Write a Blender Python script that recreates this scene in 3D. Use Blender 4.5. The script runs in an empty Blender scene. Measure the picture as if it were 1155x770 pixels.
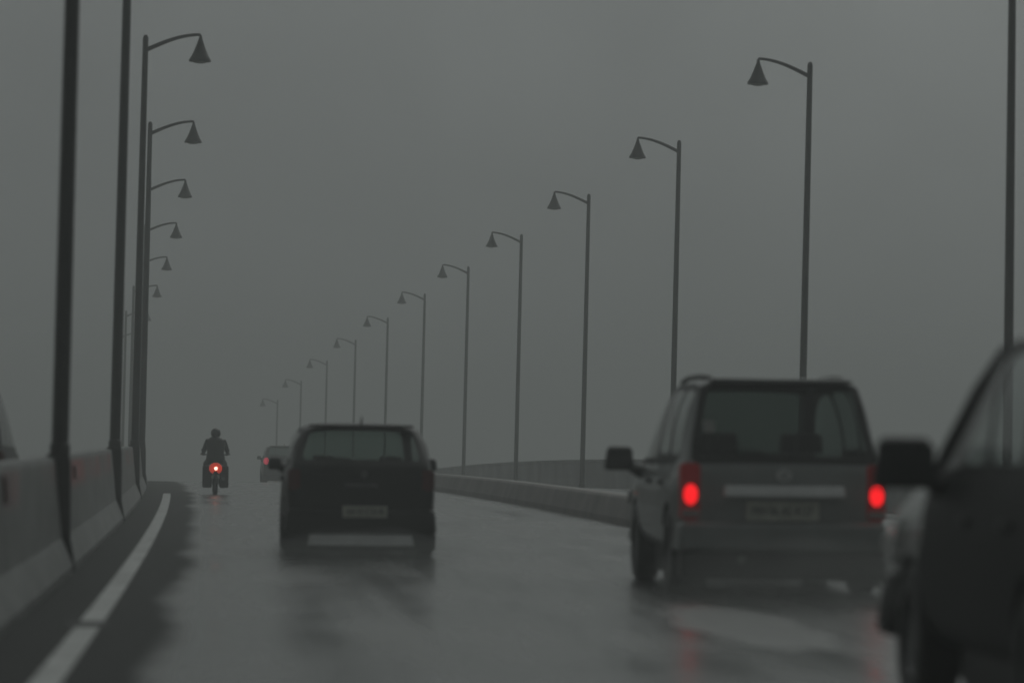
import bpy, bmesh, math, random
from mathutils import Vector, Matrix, noise
random.seed(7)
S = bpy.context.scene
C = S.collection

# ------------------------------------------------------------------ camera, sky, sun, exposure
CAM_H = 1.26
F_PX, XVP, YVP, ROLL = 4500.0, 290.9, 493.7, 0.01318      # on a 1155 x 770 frame
cam_d = bpy.data.cameras.new('camera')
cam = bpy.data.objects.new('camera', cam_d); C.objects.link(cam)
cam_d.sensor_width = 36.0; cam_d.sensor_fit = 'HORIZONTAL'
cam_d.lens = 36.0 * F_PX / 1155.0
cam_d.clip_start = 0.1; cam_d.clip_end = 6000
cam_d.dof.use_dof = True; cam_d.dof.focus_distance = 130.0; cam_d.dof.aperture_fstop = 1.9
_d = Vector(((XVP - 577.5) / F_PX, -(YVP - 385) / F_PX, -1)).normalized()
_u = Vector((math.sin(ROLL), math.cos(ROLL), 0)); _u = (_u - _d * _u.dot(_d)).normalized()
_x = _d.cross(_u)
cam.matrix_world = Matrix.Translation((0, 0, CAM_H)) @ Matrix((_x, _d, _u)).to_4x4()
S.camera = cam

SUN_EL, SUN_AZ = math.radians(62), math.radians(25)
w = bpy.data.worlds.new('World'); S.world = w; w.use_nodes = True
nt = w.node_tree; bg = nt.nodes['Background']
sky = nt.nodes.new('ShaderNodeTexSky'); sky.sky_type = 'NISHITA'; sky.sun_disc = False
sky.sun_elevation = SUN_EL; sky.sun_rotation = SUN_AZ
sky.dust_density = 6.0; sky.air_density = 1.0; sky.ozone_density = 1.0
hs = nt.nodes.new('ShaderNodeHueSaturation'); hs.inputs['Saturation'].default_value = 0.10
tn = nt.nodes.new('ShaderNodeMix'); tn.data_type = 'RGBA'; tn.blend_type = 'MULTIPLY'
tn.inputs[0].default_value = 1.0; tn.inputs[7].default_value = (0.93, 1.0, 0.975, 1)
# slow cloud blotches in the overcast, as a property of the sky itself
tc = nt.nodes.new('ShaderNodeTexCoord'); cn = nt.nodes.new('ShaderNodeTexNoise')
cn.inputs['Scale'].default_value = 9.0; cn.inputs['Detail'].default_value = 3.0
cr = nt.nodes.new('ShaderNodeMapRange'); cr.inputs[1].default_value = 0.3; cr.inputs[2].default_value = 0.7
cr.inputs[3].default_value = 0.88; cr.inputs[4].default_value = 1.10
tm = nt.nodes.new('ShaderNodeMix'); tm.data_type = 'RGBA'; tm.blend_type = 'MULTIPLY'; tm.inputs[0].default_value = 1.0
nt.links.new(tc.outputs['Generated'], cn.inputs['Vector']); nt.links.new(cn.outputs['Fac'], cr.inputs[0])
up_ = nt.nodes.new('ShaderNodeVectorMath'); up_.operation = 'ADD'; up_.inputs[1].default_value = (0, 0, 0.55)
inv = nt.nodes.new('ShaderNodeVectorMath'); inv.operation = 'MULTIPLY'; inv.inputs[1].default_value = (1, 1, 1)
nrm = nt.nodes.new('ShaderNodeVectorMath'); nrm.operation = 'NORMALIZE'
nt.links.new(tc.outputs['Generated'], inv.inputs[0]); nt.links.new(inv.outputs[0], up_.inputs[0]); nt.links.new(up_.outputs[0], nrm.inputs[0]); nt.links.new(nrm.outputs[0], sky.inputs['Vector'])
nt.links.new(sky.outputs[0], hs.inputs['Color']); nt.links.new(hs.outputs[0], tn.inputs[6])
nt.links.new(tn.outputs[2], tm.inputs[6]); nt.links.new(cr.outputs[0], tm.inputs[7])
nt.links.new(tm.outputs[2], bg.inputs['Color'])
bg.inputs['Strength'].default_value = 0.10

sun_d = bpy.data.lights.new('sun', 'SUN'); sun_d.energy = 0.5; sun_d.angle = math.radians(25)
sun_d.color = (1.0, 0.98, 0.95)
sun = bpy.data.objects.new('sun', sun_d); C.objects.link(sun)
sun.rotation_euler = (math.pi / 2 - SUN_EL, 0, -SUN_AZ + math.pi)
sun.location = (0, 40, 200)

S.view_settings.view_transform = 'Standard'; S.view_settings.look = 'None'
S.view_settings.gamma = 1.0; S.view_settings.use_curve_mapping = False
S.view_settings.exposure = -2.15
S.render.engine = 'CYCLES'
S.cycles.use_denoising = True
S.cycles.max_bounces = 10; S.cycles.volume_bounces = 2; S.cycles.transparent_max_bounces = 16
S.cycles.caustics_reflective = False; S.cycles.caustics_refractive = False
S.cycles.sample_clamp_indirect = 4.0

# ------------------------------------------------------------------ the line of the bridge
KS = 1.05
def _zprof(u):
    return 0.04304 * u + 0.23497 / KS * u * u - 0.31628 / KS ** 2 * u ** 3
def road(Y):
    """sideways shift and height of the deck Y metres ahead"""
    u = Y / 100.0
    dx = -0.000133 / KS * Y * Y + 0.002477 / KS ** 2 * u ** 3
    if Y < 0: return 0.0, 0.0
    if u <= 2.8: dz = _zprof(u)
    else:
        sl = (_zprof(2.8) - _zprof(2.79)) / 0.01
        dz = _zprof(2.8) + sl * (u - 2.8)
    return dx, dz
def at(X, Y, z=0.0):
    dx, dz = road(Y); return Vector((X + dx, Y, z + dz))
def heading(Y):
    return math.atan2(-(road(Y + 1)[0] - road(Y - 1)[0]), 2.0)
def pitch(Y):
    return math.atan2(road(Y + 2)[1] - road(Y - 2)[1], 4.0)

# ------------------------------------------------------------------ materials
def mat(name, col, rough=0.5, metal=0.0, spec=0.5, noise_amt=0.0, nscale=8.0, bump=0.0, bscale=60.0, coat=0.0, rvar=0.0):
    m = bpy.data.materials.new(name); m.use_nodes = True
    t = m.node_tree; b = t.nodes['Principled BSDF']
    b.inputs['Base Color'].default_value = (*col, 1); b.inputs['Roughness'].default_value = rough
    b.inputs['Metallic'].default_value = metal; b.inputs['Specular IOR Level'].default_value = spec
    b.inputs['Coat Weight'].default_value = coat
    co = t.nodes.new('ShaderNodeTexCoord')
    if noise_amt > 0 or rvar > 0:
        n = t.nodes.new('ShaderNodeTexNoise'); n.inputs['Scale'].default_value = nscale; n.inputs['Detail'].default_value = 5
        t.links.new(co.outputs['Object'], n.inputs['Vector'])
        r = t.nodes.new('ShaderNodeMapRange'); r.inputs[1].default_value = 0.3; r.inputs[2].default_value = 0.7
        r.inputs[3].default_value = 1 - noise_amt; r.inputs[4].default_value = 1 + noise_amt
        t.links.new(n.outputs['Fac'], r.inputs[0])
        mx = t.nodes.new('ShaderNodeMix'); mx.data_type = 'RGBA'; mx.blend_type = 'MULTIPLY'; mx.inputs[0].default_value = 1
        mx.inputs[6].default_value = (*col, 1); t.links.new(r.outputs[0], mx.inputs[7])
        t.links.new(mx.outputs[2], b.inputs['Base Color'])
        if rvar > 0:
            r2 = t.nodes.new('ShaderNodeMapRange'); r2.inputs[1].default_value = 0.3; r2.inputs[2].default_value = 0.7
            r2.inputs[3].default_value = rough - rvar; r2.inputs[4].default_value = rough + rvar
            t.links.new(n.outputs['Fac'], r2.inputs[0]); t.links.new(r2.outputs[0], b.inputs['Roughness'])
    if bump > 0:
        n2 = t.nodes.new('ShaderNodeTexNoise'); n2.inputs['Scale'].default_value = bscale; n2.inputs['Detail'].default_value = 3
        t.links.new(co.outputs['Object'], n2.inputs['Vector'])
        bp = t.nodes.new('ShaderNodeBump'); bp.inputs['Strength'].default_value = bump; bp.inputs['Distance'].default_value = 0.01
        t.links.new(n2.outputs['Fac'], bp.inputs['Height']); t.links.new(bp.outputs[0], b.inputs['Normal'])
    return m
def emit(name, col, strength):
    m = mat(name, col, 0.3); b = m.node_tree.nodes['Principled BSDF']
    b.inputs['Emission Color'].default_value = (*col, 1); b.inputs['Emission Strength'].default_value = strength
    return m
def glass(name, tint):
    m = bpy.data.materials.new(name); m.use_nodes = True; t = m.node_tree
    out = t.nodes['Material Output']; t.nodes.remove(t.nodes['Principled BSDF'])
    tr = t.nodes.new('ShaderNodeBsdfTransparent'); tr.inputs[0].default_value = (*tint, 1)
    gl = t.nodes.new('ShaderNodeBsdfGlossy'); gl.inputs['Roughness'].default_value = 0.12; gl.inputs[0].default_value = (.9, .9, .9, 1)
    lw = t.nodes.new('ShaderNodeLayerWeight'); lw.inputs[0].default_value = 0.5
    pw = t.nodes.new('ShaderNodeMath'); pw.operation = 'POWER'; pw.inputs[1].default_value = 5.0; t.links.new(lw.outputs['Facing'], pw.inputs[0])
    fr = t.nodes.new('ShaderNodeMath'); fr.operation = 'MULTIPLY_ADD'; fr.inputs[1].default_value = 0.94; fr.inputs[2].default_value = 0.045; t.links.new(pw.outputs[0], fr.inputs[0])
    mx = t.nodes.new('ShaderNodeMixShader')
    co = t.nodes.new('ShaderNodeTexCoord'); n = t.nodes.new('ShaderNodeTexNoise'); n.inputs['Scale'].default_value = 45
    t.links.new(co.outputs['Object'], n.inputs['Vector'])
    bp = t.nodes.new('ShaderNodeBump'); bp.inputs['Strength'].default_value = 0.25; bp.inputs['Distance'].default_value = 0.006
    t.links.new(n.outputs['Fac'], bp.inputs['Height']); t.links.new(bp.outputs[0], gl.inputs['Normal'])
    t.links.new(fr.outputs[0], mx.inputs[0]); t.links.new(tr.outputs[0], mx.inputs[1]); t.links.new(gl.outputs[0], mx.inputs[2])
    t.links.new(mx.outputs[0], out.inputs['Surface'])
    return m

def road_material():
    m = mat('wet_asphalt', (0.04, 0.042, 0.042), 0.2); t = m.node_tree; b = t.nodes['Principled BSDF']
    L = t.links.new; N = t.nodes.new
    uv = N('ShaderNodeUVMap'); uv.uv_map = 'lane'
    sx = N('ShaderNodeSeparateXYZ'); L(uv.outputs[0], sx.inputs[0])
    # stretched along the traffic: worn wheel tracks and drifting films of water
    mp = N('ShaderNodeMapping'); mp.inputs['Scale'].default_value = (2.2, 0.06, 1); L(uv.outputs[0], mp.inputs[0])
    n1 = N('ShaderNodeTexNoise'); n1.inputs['Scale'].default_value = 1.0; n1.inputs['Detail'].default_value = 4; L(mp.outputs[0], n1.inputs['Vector'])
    mp2 = N('ShaderNodeMapping'); mp2.inputs['Scale'].default_value = (0.7, 0.22, 1); L(uv.outputs[0], mp2.inputs[0])
    n2 = N('ShaderNodeTexNoise'); n2.inputs['Scale'].default_value = 1.0; n2.inputs['Detail'].default_value = 6; L(mp2.outputs[0], n2.inputs['Vector'])
    # gutter strip beside the barrier: coarse, dirty, no continuous film of water
    g = N('ShaderNodeMapRange'); g.interpolation_type = 'SMOOTHSTEP'
    g.inputs[1].default_value = -0.62; g.inputs[2].default_value = -0.30; g.inputs[3].default_value = 1.0; g.inputs[4].default_value = 0.0
    wob = N('ShaderNodeMath'); wob.operation = 'MULTIPLY_ADD'; wob.inputs[1].default_value = 0.5; L(n2.outputs['Fac'], wob.inputs[0]); 
    sub = N('ShaderNodeMath'); sub.operation = 'SUBTRACT'; sub.inputs[1].default_value = 0.25; L(sx.outputs[0], sub.inputs[0]); L(sub.outputs[0], wob.inputs[2])
    L(wob.outputs[0], g.inputs[0])
    a = N('ShaderNodeMath'); a.operation = 'ADD'; L(n1.outputs['Fac'], a.inputs[0]); L(n2.outputs['Fac'], a.inputs[1])
    r = N('ShaderNodeMapRange'); r.inputs[1].default_value = 0.7; r.inputs[2].default_value = 1.3; r.inputs[3].default_value = 0.13; r.inputs[4].default_value = 0.36
    L(a.outputs[0], r.inputs[0])
    # soft pale reflection in the second lane, put into the colour and roughness
    pm = N('ShaderNodeMapping'); pm.vector_type = 'TEXTURE'; pm.inputs['Location'].default_value = (3.42, 27.2, 0); pm.inputs['Scale'].default_value = (0.46, 3.4, 1); L(uv.outputs[0], pm.inputs[0])
    ln = N('ShaderNodeVectorMath'); ln.operation = 'LENGTH'; L(pm.outputs[0], ln.inputs[0])
    mpn = N('ShaderNodeMapping'); mpn.inputs['Scale'].default_value = (5, 0.8, 1); L(uv.outputs[0], mpn.inputs[0])
    n4 = N('ShaderNodeTexNoise'); n4.inputs['Scale'].default_value = 1; n4.inputs['Detail'].default_value = 5; L(mpn.outputs[0], n4.inputs['Vector'])
    pa = N('ShaderNodeMath'); pa.operation = 'MULTIPLY_ADD'; pa.inputs[1].default_value = 0.7; L(n4.outputs['Fac'], pa.inputs[0]); L(ln.outputs[1], pa.inputs[2])
    pf = N('ShaderNodeMapRange'); pf.interpolation_type = 'SMOOTHSTEP'; pf.inputs[1].default_value = 1.45; pf.inputs[2].default_value = 0.85; pf.inputs[3].default_value = 0.0; pf.inputs[4].default_value = 0.85; L(pa.outputs[0], pf.inputs[0])
    mr = N('ShaderNodeMix'); mr.data_type = 'FLOAT'; L(g.outputs[0], mr.inputs[0]); L(r.outputs[0], mr.inputs[2]); mr.inputs[3].default_value = 0.62
    mr2 = N('ShaderNodeMix'); mr2.data_type = 'FLOAT'; L(pf.outputs[0], mr2.inputs[0]); L(mr.outputs[0], mr2.inputs[2]); mr2.inputs[3].default_value = 0.7
    L(mr2.outputs[0], b.inputs['Roughness'])
    sp = N('ShaderNodeMapRange'); sp.inputs[3].default_value = 0.9; sp.inputs[4].default_value = 0.06; L(g.outputs[0], sp.inputs[0]); L(sp.outputs[0], b.inputs['Specular IOR Level'])
    c = N('ShaderNodeMapRange'); c.inputs[1].default_value = 0.3; c.inputs[2].default_value = 0.7; c.inputs[3].default_value = 0.75; c.inputs[4].default_value = 1.3
    L(n2.outputs['Fac'], c.inputs[0])
    mx = N('ShaderNodeMix'); mx.data_type = 'RGBA'; mx.blend_type = 'MULTIPLY'; mx.inputs[0].default_value = 1
    mx.inputs[6].default_value = (0.060, 0.064, 0.063, 1); L(c.outputs[0], mx.inputs[7])
    gd = N('ShaderNodeMix'); gd.data_type = 'RGBA'; L(g.outputs[0], gd.inputs[0]); L(mx.outputs[2], gd.inputs[6]); gd.inputs[7].default_value = (0.030, 0.032, 0.031, 1); mx = gd
    mp3 = N('ShaderNodeMix'); mp3.data_type = 'RGBA'; L(pf.outputs[0], mp3.inputs[0]); L(mx.outputs[2], mp3.inputs[6]); mp3.inputs[7].default_value = (0.15, 0.155, 0.152, 1)
    L(mp3.outputs[2], b.inputs['Base Color'])
    co = N('ShaderNodeTexCoord'); n3 = N('ShaderNodeTexNoise'); n3.inputs['Scale'].default_value = 35; n3.inputs['Detail'].default_value = 4
    L(co.outputs['Object'], n3.inputs['Vector'])
    bp = N('ShaderNodeBump'); bp.inputs['Strength'].default_value = 0.25; bp.inputs['Distance'].default_value = 0.004
    L(n3.outputs['Fac'], bp.inputs['Height']); L(bp.outputs[0], b.inputs['Normal'])
    return m

def barrier_material():
    m = mat('wet_concrete', (0.24, 0.245, 0.24), 0.45); t = m.node_tree; b = t.nodes['Principled BSDF']
    L = t.links.new; N = t.nodes.new
    uv = N('ShaderNodeUVMap'); uv.uv_map = 'lane'; sx = N('ShaderNodeSeparateXYZ'); L(uv.outputs[0], sx.inputs[0])
    mp = N('ShaderNodeMapping'); mp.inputs['Scale'].default_value = (2.5, 0.9, 1); L(uv.outputs[0], mp.inputs[0])
    n = N('ShaderNodeTexNoise'); n.inputs['Scale'].default_value = 1; n.inputs['Detail'].default_value = 6; L(mp.outputs[0], n.inputs['Vector'])
    c = N('ShaderNodeMapRange'); c.inputs[1].default_value = 0.3; c.inputs[2].default_value = 0.7; c.inputs[3].default_value = 0.6; c.inputs[4].default_value = 1.25
    L(n.outputs['Fac'], c.inputs[0])
    # patchy red tail light glow along the upper face, put into the base colour
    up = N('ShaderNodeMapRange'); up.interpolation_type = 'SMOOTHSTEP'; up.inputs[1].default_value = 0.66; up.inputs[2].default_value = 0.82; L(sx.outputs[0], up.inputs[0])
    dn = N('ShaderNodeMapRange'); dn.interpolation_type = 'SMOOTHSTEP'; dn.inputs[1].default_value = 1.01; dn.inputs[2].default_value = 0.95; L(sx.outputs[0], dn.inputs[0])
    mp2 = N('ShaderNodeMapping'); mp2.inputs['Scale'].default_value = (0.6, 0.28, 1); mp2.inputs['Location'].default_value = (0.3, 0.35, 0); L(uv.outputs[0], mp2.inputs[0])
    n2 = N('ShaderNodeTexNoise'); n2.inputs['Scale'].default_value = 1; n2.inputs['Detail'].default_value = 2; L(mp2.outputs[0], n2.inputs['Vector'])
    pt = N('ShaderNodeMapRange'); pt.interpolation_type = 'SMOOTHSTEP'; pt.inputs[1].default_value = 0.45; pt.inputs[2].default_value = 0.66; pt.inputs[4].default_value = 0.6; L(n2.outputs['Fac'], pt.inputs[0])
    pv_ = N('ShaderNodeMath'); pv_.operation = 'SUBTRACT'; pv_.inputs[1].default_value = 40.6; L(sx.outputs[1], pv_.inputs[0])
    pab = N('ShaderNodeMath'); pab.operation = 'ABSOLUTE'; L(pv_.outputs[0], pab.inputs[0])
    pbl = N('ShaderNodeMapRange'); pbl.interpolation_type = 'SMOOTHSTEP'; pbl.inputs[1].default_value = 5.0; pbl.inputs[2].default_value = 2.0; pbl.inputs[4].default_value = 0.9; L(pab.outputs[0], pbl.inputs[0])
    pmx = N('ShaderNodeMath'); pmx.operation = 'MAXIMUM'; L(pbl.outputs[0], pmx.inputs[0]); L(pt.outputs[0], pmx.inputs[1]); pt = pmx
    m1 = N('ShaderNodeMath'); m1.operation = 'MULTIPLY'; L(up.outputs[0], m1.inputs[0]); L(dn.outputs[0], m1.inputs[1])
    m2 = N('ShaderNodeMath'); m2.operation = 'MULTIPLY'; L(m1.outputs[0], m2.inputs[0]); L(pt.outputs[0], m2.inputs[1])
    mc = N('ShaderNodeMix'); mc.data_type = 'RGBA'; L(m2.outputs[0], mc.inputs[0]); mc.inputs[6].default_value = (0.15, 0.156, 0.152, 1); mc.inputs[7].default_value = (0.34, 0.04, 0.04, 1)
    mx = N('ShaderNodeMix'); mx.data_type = 'RGBA'; mx.blend_type = 'MULTIPLY'; mx.inputs[0].default_value = 1
    L(mc.outputs[2], mx.inputs[6]); L(c.outputs[0], mx.inputs[7]); L(mx.outputs[2], b.inputs['Base Color'])
    return m

M = {}
M['road'] = road_material()
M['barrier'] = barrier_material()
M['marking'] = mat('worn_white_paint', (0.42, 0.43, 0.42), 0.5, noise_amt=0.4, nscale=3.0, bump=0.2)
M['joint'] = mat('rubber_joint', (0.012, 0.012, 0.012), 0.7, noise_amt=0.2)
M['median'] = mat('brown_concrete', (0.19, 0.17, 0.16), 0.5, noise_amt=0.35, nscale=1.2, bump=0.3, bscale=14)
M['parapet'] = mat('grey_concrete', (0.30, 0.305, 0.30), 0.5, noise_amt=0.3, nscale=0.6, bump=0.3, bscale=14)
M['deck'] = mat('deck_concrete', (0.2, 0.2, 0.19), 0.8, noise_amt=0.2)
M['water'] = mat('grey_water', (0.05, 0.06, 0.06), 0.25, noise_amt=0.2, nscale=0.05, bump=0.6, bscale=0.6)
M['pole'] = mat('dark_painted_steel', (0.018, 0.02, 0.02), 0.42, noise_amt=0.3, nscale=4)
M['lamp_shade'] = mat('black_enamel', (0.012, 0.013, 0.013), 0.35, noise_amt=0.2)
M['lamp_glass'] = mat('milky_glass', (0.35, 0.35, 0.33), 0.3, noise_amt=0.05)
M['paint_grey'] = mat('grey_car_paint', (0.30, 0.315, 0.308), 0.38, metal=0.3, noise_amt=0.12, nscale=3, coat=0.4)
M['paint_black'] = mat('black_car_paint', (0.006, 0.0065, 0.0065), 0.35, noise_amt=0.2, nscale=3, spec=0.35)
M['bonnet_sheen'] = mat('wet_bonnet_painted_sheen', (0.13, 0.126, 0.124), 0.16, noise_amt=0.1, spec=1.0, coat=1.0, bump=0.15, bscale=20)  # wet bonnet and wings: sky sheen put into the pale base colour
M['paint_side'] = mat('near_black_car_paint', (0.006, 0.0065, 0.0065), 0.5, noise_amt=0.2, nscale=3, spec=0.2)
M['paint_far'] = mat('slate_car_paint', (0.02, 0.019, 0.02), 0.35, noise_amt=0.15, nscale=3, coat=0.3)
M['trim'] = mat('black_plastic', (0.01, 0.01, 0.01), 0.5, noise_amt=0.2)
M['tyre'] = mat('wet_rubber', (0.012, 0.012, 0.012), 0.45, noise_amt=0.25, nscale=20)
M['rim'] = mat('alloy', (0.25, 0.25, 0.25), 0.35, metal=0.8, noise_amt=0.1)
M['chrome'] = mat('dull_chrome', (0.85, 0.86, 0.85), 0.45, metal=0.0, noise_amt=0.08)
M['mirror_face'] = mat('dark_mirror_face', (0.06, 0.062, 0.062), 0.25, noise_amt=0.1)
M['silver'] = mat('silver_plastic', (0.8, 0.81, 0.8), 0.4, noise_amt=0.12)
M['plate'] = mat('number_plate_white', (0.68, 0.69, 0.60), 0.5, noise_amt=0.12)
M['plate_ink'] = mat('number_plate_black', (0.02, 0.02, 0.02), 0.5, noise_amt=0.05)
M['lens'] = mat('red_lens', (0.12, 0.008, 0.008), 0.15, noise_amt=0.1)
M['clear_lens'] = mat('clear_lens', (0.35, 0.34, 0.33), 0.15, noise_amt=0.1)
M['seat'] = mat('seat_fabric', (0.02, 0.021, 0.021), 0.9, noise_amt=0.25, nscale=30)
M['lens_lit'] = emit('lit_red_lens', (0.40, 0.004, 0.008), 0.25)
M['tail_lit'] = emit('lit_tail_lamp', (1.0, 0.008, 0.013), 5.2)
M['tail_dim'] = emit('dim_tail_lamp', (1.0, 0.06, 0.12), 2.0)
M['bike_lit'] = emit('lit_motorcycle_lamp', (1.0, 0.06, 0.025), 1.9)
M['bike_core'] = emit('lit_motorcycle_bulb', (1.0, 0.5, 0.36), 22.0)
M['glass_dark'] = glass('tinted_glass', (0.31, 0.37, 0.345))
M['glass_hatch'] = glass('lightly_tinted_glass', (0.47, 0.54, 0.51))
M['glass_side'] = glass('side_glass', (0.75, 0.79, 0.78))
M['jacket'] = mat('wet_rain_jacket', (0.016, 0.022, 0.018), 0.45, noise_amt=0.3, nscale=10, bump=0.4, bscale=12)
M['helmet'] = mat('helmet_shell', (0.014, 0.018, 0.015), 0.3, noise_amt=0.1)
M['reflector'] = mat('dark_red_reflector', (0.085, 0.008, 0.012), 0.25, noise_amt=0.2)
M['sticker'] = mat('pale_sticker', (0.4, 0.4, 0.38), 0.6, noise_amt=0.1)
M['truck'] = mat('weathered_truck_body', (0.12, 0.11, 0.10), 0.6, noise_amt=0.25, nscale=2)

# ------------------------------------------------------------------ helpers
def link(name, me, m=None, parent=None):
    o = bpy.data.objects.new(name, me); C.objects.link(o)
    if m is not None and me is not None: me.materials.append(m)
    if parent is not None: o.parent = parent
    return o
def obj(name, bm, m, parent=None, smooth=True, bevel=0.0):
    me = bpy.data.meshes.new(name)
    bmesh.ops.recalc_face_normals(bm, faces=bm.faces)
    bm.to_mesh(me); bm.free()
    if smooth:
        for p in me.polygons: p.use_smooth = True
        try: me.set_sharp_from_angle(angle=math.radians(40))
        except Exception: pass
    o = link(name, me, m, parent)
    if bevel > 0:
        b = o.modifiers.new('bevel', 'BEVEL'); b.width = bevel; b.segments = 3; b.limit_method = 'ANGLE'
    return o
def tag(o, label=None, cat=None, group=None, kind=None):
    if label: o['label'] = label
    if cat: o['category'] = cat
    if group: o['group'] = group
    if kind: o['kind'] = kind
    return o
def empty(name, loc, rot=(0, 0, 0)):
    o = bpy.data.objects.new(name, None); C.objects.link(o); o.location = loc; o.rotation_euler = rot
    o.empty_display_size = 0.2
    return o
def box(bm, x0, x1, y0, y1, z0, z1, tx=1.0, ty=1.0):
    cx, cy = (x0 + x1) / 2, (y0 + y1) / 2
    vs = []
    for z, s, q in ((z0, 1, 1), (z1, tx, ty)):
        for x, y in ((x0, y0), (x1, y0), (x1, y1), (x0, y1)):
            vs.append(bm.verts.new((cx + (x - cx) * s, cy + (y - cy) * q, z)))
    for f in ((3, 2, 1, 0), (4, 5, 6, 7), (0, 1, 5, 4), (1, 2, 6, 5), (2, 3, 7, 6), (3, 0, 4, 7)):
        bm.faces.new([vs[i] for i in f])
def tube(bm, pts, radii, n=12, cap=True):
    pts = [Vector(p) for p in pts]; rings = []
    for i, p in enumerate(pts):
        d = (pts[min(i + 1, len(pts) - 1)] - pts[max(i - 1, 0)]).normalized()
        a = d.cross(Vector((0.02, 1, 0.01)) if abs(d.y) < 0.9 else Vector((1, 0, 0))).normalized(); b = d.cross(a)
        r = radii[i] if isinstance(radii, (list, tuple)) else radii
        rings.append([bm.verts.new(p + a * r * math.cos(2 * math.pi * k / n) + b * r * math.sin(2 * math.pi * k / n)) for k in range(n)])
    for i in range(len(rings) - 1):
        for k in range(n):
            bm.faces.new((rings[i][k], rings[i][(k + 1) % n], rings[i + 1][(k + 1) % n], rings[i + 1][k]))
    if cap:
        bm.faces.new(rings[0][::-1]); bm.faces.new(rings[-1])
def lathe(bm, prof, axis='Z', n=24, c=(0, 0, 0), cap=True):
    rings = []; c = Vector(c)
    for r, h in prof:
        ring = []
        for k in range(n):
            a = 2 * math.pi * k / n
            if axis == 'Z': v = Vector((r * math.cos(a), r * math.sin(a), h))
            elif axis == 'X': v = Vector((h, r * math.cos(a), r * math.sin(a)))
            else: v = Vector((r * math.cos(a), h, r * math.sin(a)))
            ring.append(bm.verts.new(c + v))
        rings.append(ring)
    for i in range(len(rings) - 1):
        for k in range(n):
            bm.faces.new((rings[i][k], rings[i][(k + 1) % n], rings[i + 1][(k + 1) % n], rings[i + 1][k]))
    if cap:
        bm.faces.new(rings[0][::-1]); bm.faces.new(rings[-1])
def ball(bm, c, r, seg=16):
    r = r if isinstance(r, (tuple, list)) else (r, r, r)
    bmesh.ops.create_uvsphere(bm, u_segments=seg, v_segments=max(6, seg * 2 // 3), radius=1,
                              matrix=Matrix.Translation(c) @ Matrix.Diagonal((*r, 1)))
def sweep(name, prof, Y0, Y1, m, step=2.0, closed=True, zoff=0.0):
    """carry a cross-section (X, z) along the bridge line; uv = (height or lateral place, distance)"""
    bm = bmesh.new(); uvl = bm.loops.layers.uv.new('lane')
    n = max(1, int((Y1 - Y0) / step)); rows = []
    for i in range(n + 1):
        Y = Y0 + (Y1 - Y0) * i / n
        rows.append([(bm.verts.new(at(X, Y, z + zoff)), (X, z), Y) for X, z in prof])
    k = len(prof); rng = range(k if closed else k - 1)
    flat = max(z for _, z in prof) - min(z for _, z in prof) < 0.02
    for i in range(n):
        for j in rng:
            q = [rows[i][j], rows[i][(j + 1) % k], rows[i + 1][(j + 1) % k], rows[i + 1][j]]
            f = bm.faces.new([a[0] for a in q])
            for lp, a in zip(f.loops, q): lp[uvl].uv = (a[1][0] if flat else a[1][1], a[2])
    if closed:
        bm.faces.new([r[0] for r in rows[0]]); bm.faces.new([r[0] for r in rows[-1]])
    return obj(name, bm, m, smooth=False)
def text_mesh(body, width, height, m, parent, loc, rot, name='lettering'):
    cu = bpy.data.curves.new(name, 'FONT'); cu.body = body; cu.align_x = 'CENTER'; cu.align_y = 'CENTER'
    cu.size = height / 0.7; cu.extrude = 0.002
    o = bpy.data.objects.new(name, cu); C.objects.link(o)
    dg = bpy.context.evaluated_depsgraph_get()
    me = bpy.data.meshes.new_from_object(o.evaluated_get(dg)); bpy.data.objects.remove(o)
    xs = [v.co.x for v in me.vertices]; sc = width / max(0.01, max(xs) - min(xs))
    for v in me.vertices: v.co.x *= sc
    me.materials.clear(); me.materials.append(m)
    t = bpy.data.objects.new(name, me); C.objects.link(t); t.parent = parent; t.location = loc; t.rotation_euler = rot
    return t
def copy_tree(o, parent=None):
    c = o.copy(); C.objects.link(c)
    if parent is not None: c.parent = parent
    for ch in list(o.children): copy_tree(ch, c)
    return c

# ------------------------------------------------------------------ setting: deck, road, water
FAR = 430.0
tag(sweep('road', [(-9, 0), (-5, 0), (-1.45, 0), (0, 0), (3, 0), (5.6, 0), (9, 0), (12.6, 0)], -30, FAR, M['road'], closed=False), kind='structure')
tag(sweep('bridge_deck', [(-9.3, -0.05), (12.75, -0.05), (12.75, -0.9), (8, -2.2), (-5, -2.2), (-9.3, -0.9)], -30, FAR, M['deck'], step=4), kind='structure')
XW = -1.0
bm = bmesh.new()
def strip(bm, X0, X1, Y0, Y1, z, step=2.0):
    n = max(1, int((Y1 - Y0) / step)); prev = None
    for i in range(n + 1):
        Y = Y0 + (Y1 - Y0) * i / n
        cur = (bm.verts.new(at(X0, Y, z)), bm.verts.new(at(X1, Y, z)))
        if prev: bm.faces.new((prev[0], prev[1], cur[1], cur[0]))
        prev = cur
strip(bm, XW - 0.08, XW + 0.08, -20, 25.95, 0.005); strip(bm, XW - 0.08, XW + 0.08, 26.8, 88, 0.005)
tag(obj('edge_line', bm, M['marking'], smooth=False), kind='structure')
bm = bmesh.new(); strip(bm, -1.15, XW + 0.13, 26.0, 26.75, 0.006, 0.2)
tag(obj('expansion_joint', bm, M['joint'], smooth=False), kind='structure')
bm = bmesh.new()
bmesh.ops.create_grid(bm, x_segments=40, y_segments=40, size=1200, matrix=Matrix.Translation((0, 300, -20)))
tag(obj('water', bm, M['water'], smooth=False), kind='structure')

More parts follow.
